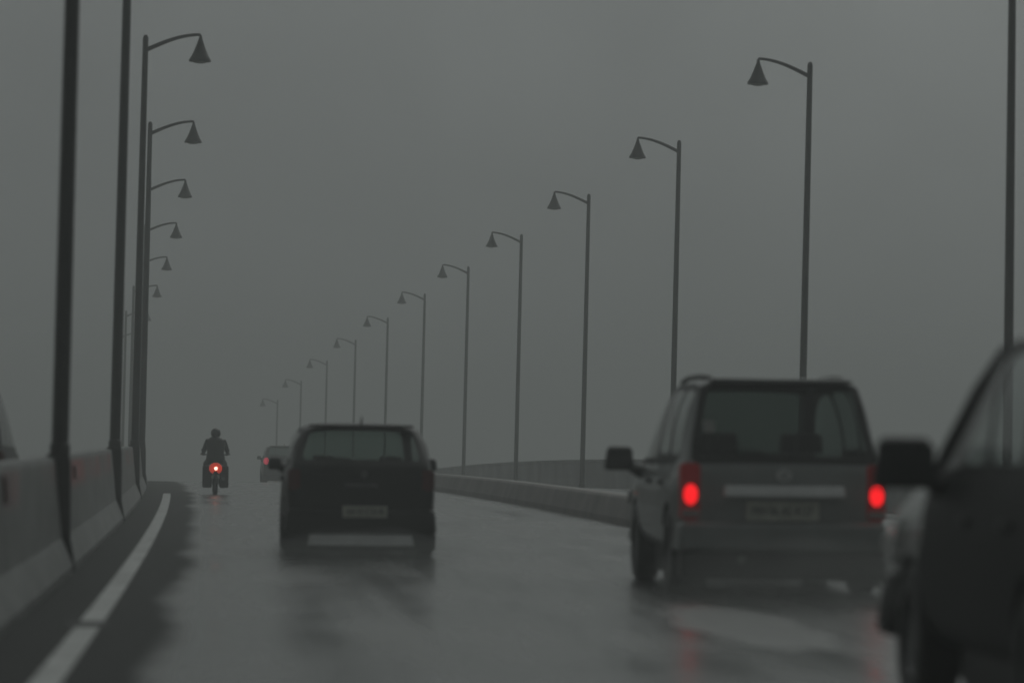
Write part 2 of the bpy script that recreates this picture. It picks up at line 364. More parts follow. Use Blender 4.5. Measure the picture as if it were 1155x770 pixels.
# ------------------------------------------------------------------ concrete barrier on the left with its reflectors
XF = -1.488
BAR_H = 1.03
bar_prof = [(XF, 0.0), (XF, 0.06), (XF - 0.105, 0.31), (XF - 0.17, 0.98), (XF - 0.185, BAR_H), (XF - 0.40, BAR_H), (XF - 0.415, 0.98), (XF - 0.48, 0.31), (XF - 0.58, 0.0)]
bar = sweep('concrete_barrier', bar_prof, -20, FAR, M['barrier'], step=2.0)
tag(bar, 'long wet grey concrete barrier with red tail light glow put into its colour, carrying the left lamp posts', 'barrier')
for Y, hh, ww in ((27.7, 0.20, 0.30), (40.5, 0.13, 0.2)):
    bm = bmesh.new(); box(bm, -0.02, 0.02, -ww / 2, ww / 2, -hh / 2, hh / 2)
    r = obj('reflector', bm, M['reflector'], bar, bevel=0.006)
    r.location = at(XF - 0.150, Y, 0.86); r.rotation_euler = (0, -0.07, 0)

tag(sweep('median_barrier', [(5.75, 0), (5.75, 0.10), (5.84, 0.38), (5.88, 0.42), (6.17, 0.42), (6.21, 0.38), (6.30, 0.10), (6.30, 0)], -20, FAR, M['median']),
    'low brownish concrete median barrier between the two carriageways', 'barrier')
tag(sweep('bridge_parapet', [(12.30, 0), (12.30, 0.76), (12.26, 0.78), (12.26, 0.86), (12.62, 0.86), (12.62, 0.78), (12.58, 0.76), (12.58, 0)], -20, FAR, M['parapet']),
    'grey outer bridge parapet beneath the right hand row of lamps', 'parapet')
tag(sweep('outer_parapet', [(-9.1, 0), (-9.1, 0.85), (-8.8, 0.85), (-8.8, 0)], -20, FAR, M['parapet'], step=4),
    'far left edge parapet of the bridge beyond the concrete barrier', 'parapet')

# ------------------------------------------------------------------ street lamps
LAMP_H = 9.1; ARM = 1.075; LEAN = 0.0129
def make_lamp(base_z, skirt):
    root = empty('street_lamp', (0, 0, 0))
    bm = bmesh.new()
    zs = [base_z, base_z + 0.12, base_z + 0.13, base_z + 1.0, 3.5, 6.0, LAMP_H - 0.06, LAMP_H]
    rs = [0.092, 0.092, 0.078, 0.077, 0.073, 0.066, 0.056, 0.03]
    tube(bm, [(0, 0, z) for z in zs], rs, 14)
    obj('pole', bm, M['pole'], root)
    bm = bmesh.new(); pts = []
    for i in range(11):
        t = i / 10.0
        pts.append((-ARM * t, 0, LAMP_H - 0.30 + 0.34 * math.sin(t * math.pi / 2 * 0.98)))
    tube(bm, pts, [0.045 - 0.016 * i / 10 for i in range(11)], 10)
    obj('arm', bm, M['pole'], root)
    bm = bmesh.new(); zt = LAMP_H + 0.02
    lathe(bm, [(0.012, 0.02), (0.03, 0.0), (0.035, -0.06), (0.05, -0.10), (0.075, -0.17), (0.12, -0.29), (0.17, -0.40), (0.215, -0.47), (0.22, -0.51), (0.20, -0.515), (0.17, -0.44), (0.10, -0.30)], c=(-ARM, 0, zt))
    sh = obj('lamp_shade', bm, M['lamp_shade'], root)
    bm = bmesh.new(); ball(bm, Vector((-ARM, 0, zt - 0.49)), (0.165, 0.165, 0.06), 16)
    obj('lamp_glass', bm, M['lamp_glass'], sh)
    if skirt:                                                # steel bracket holding the post against the barrier face
        bm = bmesh.new(); hw = 0.11
        pr = [(XF + 0.014, 0.0), (XF + 0.013, 0.06), (XF - 0.035, 0.30), (XF - 0.05, 0.98), (XF - 0.065, BAR_H + 0.03), (XF - 0.26, BAR_H + 0.031)]
        bk = [(XF - 0.2 if x > XF - 0.2 else x, max(0.001, z - (0.03 if k > 3 else 0))) for k, (x, z) in enumerate(pr)]
        rows = []
        for s in (-1, 1):
            rows.append([[bm.verts.new((-(x - XL_POLE), s * hw * (1.0 if z > 0.3 else 1.0), z)) for x, z in q] for q in (pr, bk)])
        n = len(pr)
        for i in range(n - 1):
            bm.faces.new((rows[0][0][i], rows[1][0][i], rows[1][0][i + 1], rows[0][0][i + 1]))
            bm.faces.new((rows[0][1][i + 1], rows[1][1][i + 1], rows[1][1][i], rows[0][1][i]))
            for s in (0, 1):
                bm.faces.new((rows[s][0][i], rows[s][0][i + 1], rows[s][1][i + 1], rows[s][1][i]))
        for i in (0, n - 1):
            bm.faces.new((rows[0][0][i], rows[1][0][i], rows[1][1][i], rows[0][1][i]))
        obj('mounting_bracket', bm, M['pole'], root, smooth=False)
    else:
        bm = bmesh.new(); box(bm, -0.17, 0.17, -0.17, 0.17, base_z + 0.004, base_z + 0.03)
        obj('base_plate', bm, M['pole'], root, smooth=False)
    return root
XL_POLE, XR_POLE = -1.64, 11.98
ORD = ['nearest', 'second', 'third', 'fourth', 'fifth', 'sixth', 'seventh', 'eighth', 'ninth', 'tenth', 'eleventh', 'twelfth']
Z1, DZ = 36.46, 20.99
proto = make_lamp(BAR_H, True)
for i in range(10):
    o = proto if i == 0 else copy_tree(proto)
    Y = Z1 + DZ * i
    o.location = at(XL_POLE, Y); o.rotation_euler = (0, -LEAN, math.pi)
    if i == 0: lb = 'thickest, nearest lamp post on the left concrete barrier, its top out of frame'
    elif i == 1: lb = 'second lamp post from the camera on the left barrier, its top out of frame'
    else: lb = '%s lamp post from the camera along the left concrete barrier, cone shade over the road' % ORD[i]
    tag(o, lb, 'street lamp', 'lamp posts along the left barrier')
proto_r = make_lamp(0.0, False)
for i in range(12):
    o = proto_r if i == 0 else copy_tree(proto_r)
    Y = Z1 + 3.07 + DZ * (i + 1)
    o.location = at(XR_POLE - (0.06 if i == 0 else 0), Y); o.rotation_euler = (0, LEAN if i else 0.002, 0)
    if i == 0: lb = 'nearest lamp post of the right hand row, rising beside the near black car'
    elif i == 1: lb = 'tall lamp post on the right parapet, rising directly behind the grey sport utility roof'
    elif i == 2: lb = 'lamp post on the right parapet just left of the grey sport utility roof'
    elif i == 11: lb = 'farthest, faintest lamp post of the right hand row, fading into the mist'
    else: lb = '%s lamp post from the camera along the right outer parapet, with cone shade' % ORD[i]
    tag(o, lb, 'street lamp', 'lamp posts along the right parapet')

# ------------------------------------------------------------------ cars
def eval_mesh(o):
    dg = bpy.context.evaluated_depsgraph_get(); dg.update()
    return bpy.data.meshes.new_from_object(o.evaluated_get(dg))
WINDOWS = ['rear_window', 'windscreen', 'quarter_window', 'rear_door_window', 'front_door_window']
def car_shell(root, st, hw, paint, gl_rear, gl_side, wheels, wr, hood=None):
    """loft the closed shell through stations (y, wf, zb, zbelt, ztop, wt), cut wheel arches, and split off the glass"""
    bm = bmesh.new(); rows = []
    cl = bm.edges.layers.float.new('crease_edge')
    for (y, wf, zb, zl, zt, wt) in st:
        W = hw * wf; cabin = zt - zl > 0.3
        half = [(0.72 * W, zb), (0.96 * W, zb + 0.08), (W, zb + 0.45 * (zl - zb)), (0.985 * W, zl - 0.10), (0.93 * W, zl)]
        xm = 0.5 * (0.93 * W + wt); zm = zl + 0.55 * (zt - zl)
        half.append((xm + 0.04, zm) if cabin else (0.5 * (0.93 * W + wt), zl + 0.3 * (zt - zl)))
        if cabin: half += [(wt, zt - 0.055), (wt * 0.80, zt - 0.012)]
        else: half += [(wt, zl + 0.55 * (zt - zl)), (wt * 0.72, zl + 0.85 * (zt - zl))]
        sec = [(0, zb)] + half + [(0, zt)] + [(-x, z) for x, z in half[::-1]]
        rows.append([bm.verts.new((x, y, z)) for x, z in sec])
    n = len(rows[0]); K = 7                                   # index of right half points 1..7, top 8, left 9..15
    fmap = {}
    for i in range(len(rows) - 1):
        for j in range(n):
            f = bm.faces.new((rows[i][j], rows[i][(j + 1) % n], rows[i + 1][(j + 1) % n], rows[i + 1][j])); f.material_index = 0
            fmap[(i, j)] = f
    c0 = bm.faces.new(rows[0]); c1 = bm.faces.new(rows[-1][::-1])
    bmesh.ops.recalc_face_normals(bm, faces=bm.faces)
    def band(i0, i1, js): return [fmap[(i, j)] for i in range(i0, i1) for j in js]
    top = (7, 8, 9, 10); rt, lf = (5, 6), (11, 12)
    nst = len(st)
    groups = [(1, band(0, 1, top)), (2, band(4, 5, top))]
    for f in band(5, len(st) - 1, (3, 4, 5, 6) + top + (11, 12, 13, 14)): f.material_index = 7
    for js in (rt, lf):
        groups += [(3, band(1, 2, js)), (4, band(2, 3, js)), (5, band(3, 5, js))]
    for idx, fs in groups:
        th = 0.06 if idx in (1, 2) else 0.055
        ring = bmesh.ops.inset_region(bm, faces=fs, thickness=th, use_even_offset=True, use_boundary=True)['faces']
        for f in ring: f.material_index = 6
        for f in fs: f.material_index = idx
    for cap, s in ((c0, -1), (c1, 1)):
        bmesh.ops.inset_region(bm, faces=[cap], thickness=0.07, use_even_offset=True)
        bmesh.ops.translate(bm, verts=cap.verts, vec=(0, s * 0.035, 0))
    for e in bm.edges:
        ms = {f.material_index for f in e.link_faces}
        if len(ms) > 1: e[cl] = 0.8
        elif max(abs(v.co.y - st[0][0]) for v in e.verts) < 1e-4 and len(e.link_faces) == 2: e[cl] = 0.35
    cv = bm.verts.layers.float.new('crease_vert')
    for vv in bm.verts:
        gl_ = [f for f in vv.link_faces if 1 <= f.material_index <= 5]
        if len(gl_) == 1: vv[cv] = 0.85
    me = bpy.data.meshes.new('shell'); bm.to_mesh(me); bm.free()
    tmp = bpy.data.objects.new('shell', me); C.objects.link(tmp)
    for _ in range(8): me.materials.append(M['trim'])
    sd = tmp.modifiers.new('s', 'SUBSURF'); sd.levels = 2; sd.render_levels = 2
    cut = []
    for (yw, zc) in wheels:
        for s in (-1, 1):
            b2 = bmesh.new(); lathe(b2, [(wr * 1.16, s * (hw - 0.27)), (wr * 1.16, s * (hw + 0.2))], 'X', 32, (0, yw, zc))
            bmesh.ops.recalc_face_normals(b2, faces=b2.faces)
            for f in b2.faces: f.material_index = 6
            m2 = bpy.data.meshes.new('cut'); b2.to_mesh(m2); b2.free()
            for _ in range(8): m2.materials.append(M['trim'])
            c = bpy.data.objects.new('cut', m2); C.objects.link(c); cut.append(c)
            bo = tmp.modifiers.new('b', 'BOOLEAN'); bo.operation = 'DIFFERENCE'; bo.solver = 'EXACT'; bo.object = c
    full = eval_mesh(tmp)
    for c in cut + [tmp]: bpy.data.objects.remove(c)
    out = {}
    src = bmesh.new(); src.from_mesh(full)
    def piece(name, keep, mats, split=None):
        b = src.copy()
        dead = [f for f in b.faces if not keep(f)]
        bmesh.ops.delete(b, geom=dead, context='FACES')
        if not b.faces: b.free(); return None
        me2 = bpy.data.meshes.new(name); b.to_mesh(me2); b.free()
        for p in me2.polygons: p.use_smooth = True
        ids = [p.material_index for p in me2.polygons]; me2.materials.clear()
        for mm in mats: me2.materials.append(mm)
        for p, mi_ in zip(me2.polygons, ids): p.material_index = 1 if (mi_ == 6 and len(mats) > 1) else 0
        try: me2.set_sharp_from_angle(angle=math.radians(38))
        except Exception: pass
        o = bpy.data.objects.new(name, me2); C.objects.link(o); o.parent = root
        return o
    out['body'] = piece('body', lambda f: f.material_index in (0, 6), [paint, M['trim']])
    out['bonnet'] = piece('bonnet', lambda f: f.material_index == 7, [hood or paint])
    for k, nm in enumerate(WINDOWS, 1):
        if k <= 2:
            out[nm] = piece(nm, lambda f, k=k: f.material_index == k, [gl_rear])
        else:
            for s in (-1, 1):
                piece(nm, lambda f, k=k, s=s: f.material_index == k and f.calc_center_median().x * s > 0, [gl_side])
    src.free()
    return out
def wheel(root, x, y, r, s, wd=0.2):
    t = empty('wheel', (x, y, r)); t.parent = root
    bm = bmesh.new()
    lathe(bm, [(r * 0.62, -wd / 2), (r * 0.93, -wd / 2), (r, -wd * 0.38), (r, wd * 0.38), (r * 0.93, wd / 2), (r * 0.62, wd / 2), (r * 0.61, 0), (r * 0.62, -wd / 2)], 'X', 32, cap=False)
    obj('tyre', bm, M['tyre'], t)
    bm = bmesh.new()
    lathe(bm, [(r * 0.615, -wd * 0.40), (r * 0.615, wd * 0.40), (r * 0.55, wd * 0.42), (r * 0.5, wd * 0.3), (r * 0.2, wd * 0.36), (r * 0.05, wd * 0.38)] if s > 0 else
          [(r * 0.05, -wd * 0.38), (r * 0.2, -wd * 0.36), (r * 0.5, -wd * 0.3), (r * 0.55, -wd * 0.42), (r * 0.615, -wd * 0.40), (r * 0.615, wd * 0.40)], 'X', 24)
    obj('rim', bm, M['rim'], t)
def seats(root, hw, y_front, y_rear, zs, ztop):
    for y, xs, wd in ((y_front, (-0.36, 0.36), 0.25), (y_rear, (0.0,), 0.60)):
        for x in xs:
            bm = bmesh.new()
            box(bm, x - wd, x + wd, y, y + 0.5, zs - 0.12, zs)
            box(bm, x - wd, x + wd, y - 0.12, y + 0.02, zs - 0.1, ztop, 0.85)
            for hx in ((x,) if len(xs) > 1 else (x - 0.36, x + 0.36)):
                box(bm, hx - 0.12, hx + 0.12, y - 0.12, y - 0.02, ztop + 0.05, ztop + 0.22, 0.85)
                box(bm, hx - 0.03, hx + 0.03, y - 0.09, y - 0.05, ztop - 0.02, ztop + 0.07)
            obj('seat', bm, M['seat'], root, smooth=False, bevel=0.03)
    bm = bmesh.new(); box(bm, -hw * 0.82, hw * 0.82, y_front + 0.85, y_front + 1.15, zs - 0.1, zs + 0.32, 0.98, 0.6)
    obj('dashboard', bm, M['trim'], root, smooth=False, bevel=0.04)
def mirror(root, x, y, z, s, paint, sx=1.0):
    bm = bmesh.new()
    box(bm, s * x, s * (x + 0.22 * sx), y - 0.02, y + 0.11, z - 0.02, z + 0.155 * sx, 0.78, 0.6) if s > 0 else \
        box(bm, s * (x + 0.22 * sx), s * x, y - 0.02, y + 0.11, z - 0.02, z + 0.155 * sx, 0.78, 0.6)
    mi = obj('wing_mirror', bm, paint, root, bevel=0.07); mi.modifiers['bevel'].segments = 5
    bm = bmesh.new(); q = sorted((s * (x + 0.025), s * (x + 0.195 * sx)))
    box(bm, q[0], q[1], y - 0.026, y - 0.022, z + 0.012, z + 0.125 * sx)
    obj('mirror_glass', bm, M['mirror_face'], mi, smooth=False)
    bm = bmesh.new(); tube(bm, [(s * (x - 0.13), y + 0.06, z - 0.05), (s * (x - 0.03), y + 0.05, z - 0.02), (s * (x + 0.05), y + 0.04, z + 0.02)], [0.07, 0.055, 0.04], 10)
    obj('mirror_arm', bm, M['trim'], mi)
def tail(root, x, y, z, w_, h_, s, lit, lit_at, lit_r):
    bm = bmesh.new(); box(bm, x - w_ / 2, x + w_ / 2, y - 0.03, y + 0.16, z - h_ / 2, z + h_ / 2)
    bmesh.ops.bevel(bm, geom=bm.edges[:], offset=0.02, segments=2, affect='EDGES')
    t = obj('tail_light', bm, M['lens_lit'] if lit is M['tail_lit'] else M['lens'], root)
    if lit is not None:
        bm = bmesh.new(); ball(bm, Vector((x, y - 0.025, lit_at)), (lit_r[0], 0.035, lit_r[1]), 16)
        obj('lit_lamp', bm, lit, t)
    return t
def plate(root, x, y, z, w_, h_, txt):
    bm = bmesh.new(); box(bm, x - w_ / 2, x + w_ / 2, y - 0.012, y + 0.03, z - h_ / 2, z + h_ / 2)
    p = obj('number_plate', bm, M['plate'], root, smooth=False, bevel=0.004)
    if txt: text_mesh(txt, w_ * 0.82, h_ * 0.48, M['plate_ink'], p, (x, y - 0.0145, z), (math.pi / 2, 0, 0))
def handle(root, x, y, z):
    bm = bmesh.new(); box(bm, x - 0.02, x + 0.02, y - 0.09, y + 0.09, z - 0.02, z + 0.02)
    obj('door_handle', bm, M['trim'], root, bevel=0.008)

def place(root, X, Y):
    """rear bumper at distance Y, centre line at lateral X"""
    root.location = at(X, Y)
    root.rotation_euler = (pitch(Y + 2), 0, heading(Y + 2))

def underside_shade_fill(root, hw, y0, y1, z0, z1, xw, yw):  # underbody deepened and flaps added so the gap beneath cars stays dark
    bm = bmesh.new(); box(bm, -hw * 0.80, hw * 0.80, y0, y1, z0, z1); box(bm, -hw, hw, 1.4, 2.9, z0, z1)
    obj('underbody_shade_fill', bm, M['trim'], root, smooth=False, bevel=0.03)
    for s in (-1, 1):
        bm = bmesh.new(); box(bm, s * xw - 0.13, s * xw + 0.13, yw - 0.46, yw - 0.44, 0.07, 0.42)
        obj('gap_shade_flap', bm, M['trim'], root, smooth=False)
# --- grey sport utility in the second lane
SUV_ST = [(0.10, .955, .36, 1.045, 1.07, .78), (0.40, .985, .32, 1.05, 1.765, .655), (1.15, 1.0, .30, 1.05, 1.79, .65), (2.05, 1.0, .28, 1.04, 1.785, .65),
          (2.80, .995, .28, 1.04, 1.745, .61), (3.45, .985, .28, 1.03, 1.10, .73), (4.25, .95, .30, .93, .985, .66), (4.50, .86, .36, .78, .82, .55)]
def make_suv(paint, lit, label, rear_detail=True):
    r = empty('sport_utility_car', (0, 0, 0)); hw = 0.885
    car_shell(r, SUV_ST, hw, paint, M['glass_dark'], M['glass_side'], ((0.85, 0.345), (3.50, 0.345)), 0.345)
    for yw in (0.85, 3.50):
        for s in (-1, 1): wheel(r, s * (hw - 0.12), yw, 0.345, s)
    seats(r, hw, 2.15, 1.20, 0.62, 1.10)
    for s in (-1, 1):
        mirror(r, hw + 0.03, 3.02, 1.00, s, M['trim'], 1.25)
        tail(r, s * 0.765, 0.085, 0.84, 0.16, 0.46, s, lit, 0.815, (0.060, 0.085))
        bm = bmesh.new(); box(bm, s * 0.765 - 0.07, s * 0.765 + 0.07, 0.048, 0.1, 0.63, 0.69)
        obj('reversing_lamp', bm, M['clear_lens'], r, bevel=0.01)
        bm = bmesh.new(); tube(bm, [(s * 0.545, 0.50, 1.75), (s * 0.55, 0.56, 1.772), (s * 0.57, 1.2, 1.79), (s * 0.57, 2.0, 1.785), (s * 0.55, 2.55, 1.76), (s * 0.54, 2.62, 1.73)], 0.022, 8)
        obj('roof_rail', bm, M['trim'], r)
        for yh_ in (1.35, 2.25): handle(r, s * (hw - 0.012), yh_, 0.90)
        tail_x = s * 0.68
        bm = bmesh.new(); box(bm, tail_x - 0.16, tail_x + 0.16, 4.38, 4.56, 0.66, 0.80, 0.9)
        obj('headlight', bm, M['clear_lens'], r, bevel=0.03)
    bm = bmesh.new(); box(bm, -0.87, 0.87, 0.0, 0.55, 0.34, 0.60, 0.97, 0.95)
    bp = obj('rear_bumper', bm, paint, r, bevel=0.05)
    bm = bmesh.new(); box(bm, -0.84, 0.84, 0.012, 0.3, 0.14, 0.40, 1.0); obj('lower_valance', bm, M['trim'], bp, bevel=0.03)
    underside_shade_fill(r, 0.74, 0.4, 4.2, 0.11, 0.34, 0.72, 0.85)
    bm = bmesh.new(); box(bm, -0.82, 0.82, 4.2, 4.60, 0.30, 0.58, 0.95); obj('front_bumper', bm, paint, r, bevel=0.06)
    bm = bmesh.new(); box(bm, -0.50, 0.50, -0.03, 0.10, 0.80, 0.89, 0.98, 0.35); obj('chrome_strip', bm, M['chrome'], r, bevel=0.015)
    plate(r, -0.01, 0.055, 0.685, 0.60, 0.155, 'MH 06 AS 4127')
    bm = bmesh.new()
    for k in range(20):
        a0, a1 = 2 * math.pi * k / 20, 2 * math.pi * (k + 1) / 20
        tube(bm, [(0.055 * math.cos(a0), 0.055, 0.975 + 0.04 * math.sin(a0)), (0.055 * math.cos(a1), 0.055, 0.975 + 0.04 * math.sin(a1))], 0.009, 6)
    box(bm, -0.065, 0.065, 0.045, 0.06, 0.968, 0.983)
    obj('emblem', bm, M['chrome'], r)
    bm = bmesh.new(); box(bm, -0.60, 0.60, 0.27, 0.44, 1.735, 1.772, 0.95); obj('roof_spoiler', bm, paint, r, bevel=0.015)
    bm = bmesh.new(); tube(bm, [(0.02, 0.075, 1.10), (-0.2, 0.11, 1.17), (-0.42, 0.125, 1.21)], 0.01, 6); obj('rear_wiper', bm, M['trim'], r)
    bm = bmesh.new(); tube(bm, [(-0.35, 0.0, 0.29), (-0.35, 0.35, 0.29)], 0.035, 10); obj('exhaust', bm, M['rim'], r)
    tag(r, label, 'car')
    return r
suv = make_suv(M['paint_grey'], M['tail_lit'], 'grey sport utility car with two bright red tail lights lit, in the right lane')
bm = bmesh.new(); box(bm, -0.045, 0.045, -0.003, 0.003, -0.055, 0.055); stk = obj('sticker', bm, M['sticker'], suv, bevel=0.002)
stk.location = (-0.60, 0.225, 1.37); stk.rotation_euler = (-0.42, 0, 0)
place(suv, 4.42, 32.3)

# --- black hatchback ahead in the near lane
HATCH_ST = [(0.08, .955, .30, .93, .955, .70), (0.42, .985, .26, .95, 1.365, .585), (1.0, 1.0, .24, .94, 1.40, .61), (1.80, 1.0, .22, .92, 1.405, .61),
            (2.45, .995, .22, .91, 1.36, .57), (3.05, .985, .22, .90, .96, .66), (3.70, .94, .24, .80, .85, .58), (3.92, .84, .30, .62, .66, .48)]
def make_hatch(paint, lit, label, strip_on=True, one_lit=False):
    r = empty('hatchback_car', (0, 0, 0)); hw = 0.80
    car_shell(r, HATCH_ST, hw, paint, M['glass_hatch'], M['glass_side'], ((0.72, 0.30), (3.12, 0.30)), 0.30)
    for yw in (0.72, 3.12):
        for s in (-1, 1): wheel(r, s * (hw - 0.11), yw, 0.30, s, 0.185)
    seats(r, hw, 1.85, 1.0, 0.44, 0.82)
    for s in (-1, 1):
        mirror(r, hw - 0.03, 2.62, 0.90, s, M['trim'], 0.75)
        tail(r, s * 0.685, 0.07, 0.80, 0.15, 0.22, s, lit if (s < 0 or not one_lit) else None, 0.80, (0.06, 0.08) if not one_lit else (0.10, 0.13))
        for yh_ in (1.15, 2.0): handle(r, s * (hw - 0.012), yh_, 0.80)
        bm = bmesh.new(); box(bm, s * 0.55 - 0.14, s * 0.55 + 0.14, 3.82, 3.97, 0.52, 0.64, 0.9); obj('headlight', bm, M['clear_lens'], r, bevel=0.03)
    bm = bmesh.new(); box(bm, -0.79, 0.79, 0.0, 0.45, 0.24, 0.50, 0.97, 0.95); bp = obj('rear_bumper', bm, paint, r, bevel=0.05)
    if strip_on:
        bm = bmesh.new(); vs = [bm.verts.new(q) for q in ((-0.55, -0.06, 0.125), (0.55, -0.06, 0.125), (0.53, 0.02, 0.245), (-0.53, 0.02, 0.245), (-0.55, 0.2, 0.12), (0.55, 0.2, 0.12))]
        for f in ((0, 1, 2, 3), (0, 4, 5, 1), (4, 3, 2, 5), (0, 3, 4), (1, 5, 2)): bm.faces.new([vs[k] for k in f])
        bmesh.ops.translate(bm, verts=bm.verts, vec=(0, 0, 0)); obj('skid_plate', bm, M['silver'], bp, bevel=0.012)
    bm = bmesh.new(); box(bm, -0.74, 0.74, 3.65, 4.0, 0.22, 0.48, 0.93); obj('front_bumper', bm, paint, r, bevel=0.06)
    underside_shade_fill(r, 0.66, 0.3, 3.7, 0.06, 0.25, 0.66, 0.78)
    plate(r, 0.04, -0.005, 0.475, 0.46, 0.12, 'GA 03 C 5518')
    bm = bmesh.new(); lathe(bm, [(0.032, 0.025), (0.036, 0.04), (0.032, 0.06)], 'Y', 20, (0.03, 0, 0.86)); obj('emblem', bm, M['rim'], r)
    bm = bmesh.new(); box(bm, -0.17, 0.17, 0.03, 0.06, 0.735, 0.76); obj('badge_strip', bm, M['rim'], r, bevel=0.006)
    bm = bmesh.new(); tube(bm, [(0.02, 0.75, 1.38), (0.02, 0.68, 1.46)], [0.012, 0.006], 8); obj('roof_antenna', bm, M['trim'], r)
    bm = bmesh.new(); box(bm, -0.56, 0.56, 0.30, 0.46, 1.345, 1.375, 0.95); obj('roof_spoiler', bm, paint, r, bevel=0.012)
    bm = bmesh.new(); tube(bm, [(0.02, 0.06, 0.97), (-0.16, 0.10, 1.02), (-0.36, 0.11, 1.04)], 0.009, 6); obj('rear_wiper', bm, M['trim'], r)
    tag(r, label, 'car')
    return r
hatch = make_hatch(M['paint_black'], None, 'black hatchback with pale number plate and silver lower bumper strip, directly ahead')
place(hatch, 1.29, 41.3)
farcar = make_hatch(M['paint_far'], M['tail_dim'], 'small hazy grey car with a dim red tail light, far ahead beside the motorcycle', False, True)
place(farcar, 3.85, 150)

# --- near black car alongside at the right edge of the view
SIDE_ST = [(0.10, .955, .34, 1.08, 1.10, .74), (0.40, .985, .32, 1.10, 1.72, .66), (1.15, 1.0, .30, 1.10, 1.755, .69), (2.0, 1.0, .28, 1.10, 1.76, .69),
           (2.45, .995, .28, 1.10, 1.735, .66), (3.42, .985, .28, 1.08, 1.13, .76), (4.50, .97, .30, .99, 1.05, .70), (4.85, .90, .36, .84, .88, .60)]
def make_side(paint, label):
    r = empty('people_carrier', (0, 0, 0)); hw = 0.885
    car_shell(r, SIDE_ST, hw, paint, M['glass_side'], M['glass_side'], ((0.85, 0.345), (3.75, 0.345)), 0.345, M['bonnet_sheen'])
    underside_shade_fill(r, 0.76, 0.4, 4.6, 0.14, 0.34, 0.74, 0.85)
    for yw in (0.85, 3.75):
        for s in (-1, 1): wheel(r, s * (hw - 0.12), yw, 0.345, s)
    seats(r, hw, 1.85, 0.95, 0.64, 1.08)
    for s in (-1, 1):
        mirror(r, hw - 0.04, 3.05, 1.07, s, M['trim'], 1.4)
        tail(r, s * 0.775, 0.085, 0.90, 0.15, 0.40, s, None, 0.9, (0.06, 0.1))
        for yh_ in (1.35, 2.25): handle(r, s * (hw - 0.012), yh_, 0.92)
        bm = bmesh.new(); box(bm, s * 0.66 - 0.16, s * 0.66 + 0.16, 4.70, 4.90, 0.68, 0.82, 0.9); obj('headlight', bm, M['clear_lens'], r, bevel=0.03)
    bm = bmesh.new(); box(bm, -0.87, 0.87, 0.0, 0.55, 0.34, 0.60, 0.97, 0.95); obj('rear_bumper', bm, paint, r, bevel=0.05)
    bm = bmesh.new(); box(bm, -0.84, 0.84, 4.5, 4.95, 0.30, 0.58, 0.95); obj('front_bumper', bm, paint, r, bevel=0.06)
    for s in (-1, 1):
        bm = bmesh.new(); tube(bm, [(s * 0.79, 3.46, 1.07), (s * 0.765, 3.2, 1.235), (s * 0.70, 2.8, 1.495), (s * 0.645, 2.5, 1.655), (s * 0.635, 2.2, 1.685), (s * 0.64, 1.9, 1.685)], [0.042, 0.042, 0.042, 0.04, 0.035, 0.01], 10)
        obj('windscreen_pillar', bm, M['trim'], r)
    plate(r, 0, 0.045, 0.76, 0.5, 0.12, '')
    tag(r, label, 'car')
    return r
side = make_side(M['paint_side'], 'near black car cut off at the right edge, showing its wing mirror and side window')
place(side, 3.99, 15.0)

# --- dark car beyond the left barrier
over = make_suv(M['paint_side'], None, 'dark car beyond the left concrete barrier, only its sloping windscreen in frame')
place(over, -3.17, 40.0)
for ch in list(over.children):                      # no mirror on the passenger's side
    if ch.name.startswith('wing_mirror') and sum(v.co.x for v in ch.data.vertices) > 0:
        for g in list(ch.children): bpy.data.objects.remove(g)
        bpy.data.objects.remove(ch)

# ------------------------------------------------------------------ motorcycle and rider
mc = empty('motorcycle', (0, 0, 0))
def mc_part(name, fn, m, parent=mc, **k):
    bm = bmesh.new(); fn(bm); return obj(name, bm, m, parent, **k)
for yw in (0.3, 1.56):
    t = empty('wheel', (0, yw, 0.30)); t.parent = mc
    bm = bmesh.new(); lathe(bm, [(0.215, -0.05), (0.27, -0.06), (0.30, -0.03), (0.30, 0.03), (0.27, 0.06), (0.215, 0.05), (0.21, 0), (0.215, -0.05)], 'X', 28, cap=False); obj('tyre', bm, M['tyre'], t)
    bm = bmesh.new(); lathe(bm, [(0.214, -0.035), (0.17, -0.02), (0.05, -0.03), (0.05, 0.03), (0.17, 0.02), (0.214, 0.035)], 'X', 24); obj('rim', bm, M['rim'], t)
mc_part('frame', lambda b: (tube(b, [(0, 0.3, 0.3), (0, 0.8, 0.42), (0, 1.15, 0.75), (0, 1.28, 0.92)], 0.04, 8), tube(b, [(0, 0.25, 0.72), (0, 0.8, 0.68), (0, 1.2, 0.85)], 0.04, 8)), M['trim'])
mc_part('engine', lambda b: (box(b, -0.15, 0.15, 0.68, 1.1, 0.26, 0.6, 0.8), lathe(b, [(0.1, -0.18), (0.12, -0.1), (0.12, 0.1), (0.1, 0.18)], 'X', 16, (0, 0.85, 0.38))), M['rim'], bevel=0.03)
mc_part('fuel_tank', lambda b: ball(b, Vector((0, 1.02, 0.84)), (0.14, 0.28, 0.14)), M['paint_black'])
mc_part('seat', lambda b: (box(b, -0.13, 0.13, 0.12, 0.82, 0.72, 0.80, 0.85),), M['seat'], bevel=0.03)
mc_part('tail_cowl', lambda b: box(b, -0.11, 0.11, 0.02, 0.45, 0.60, 0.735, 1.1), M['paint_black'], bevel=0.03)
mc_part('rear_mudguard', lambda b: tube(b, [(0, -0.02, 0.38), (0, 0.02, 0.55), (0, 0.15, 0.64), (0, 0.35, 0.66)], [0.075, 0.08, 0.08, 0.06], 10), M['trim'])
tl = mc_part('tail_light', lambda b: ball(b, Vector((0, 0.0, 0.655)), (0.16, 0.05, 0.14)), M['bike_lit'])
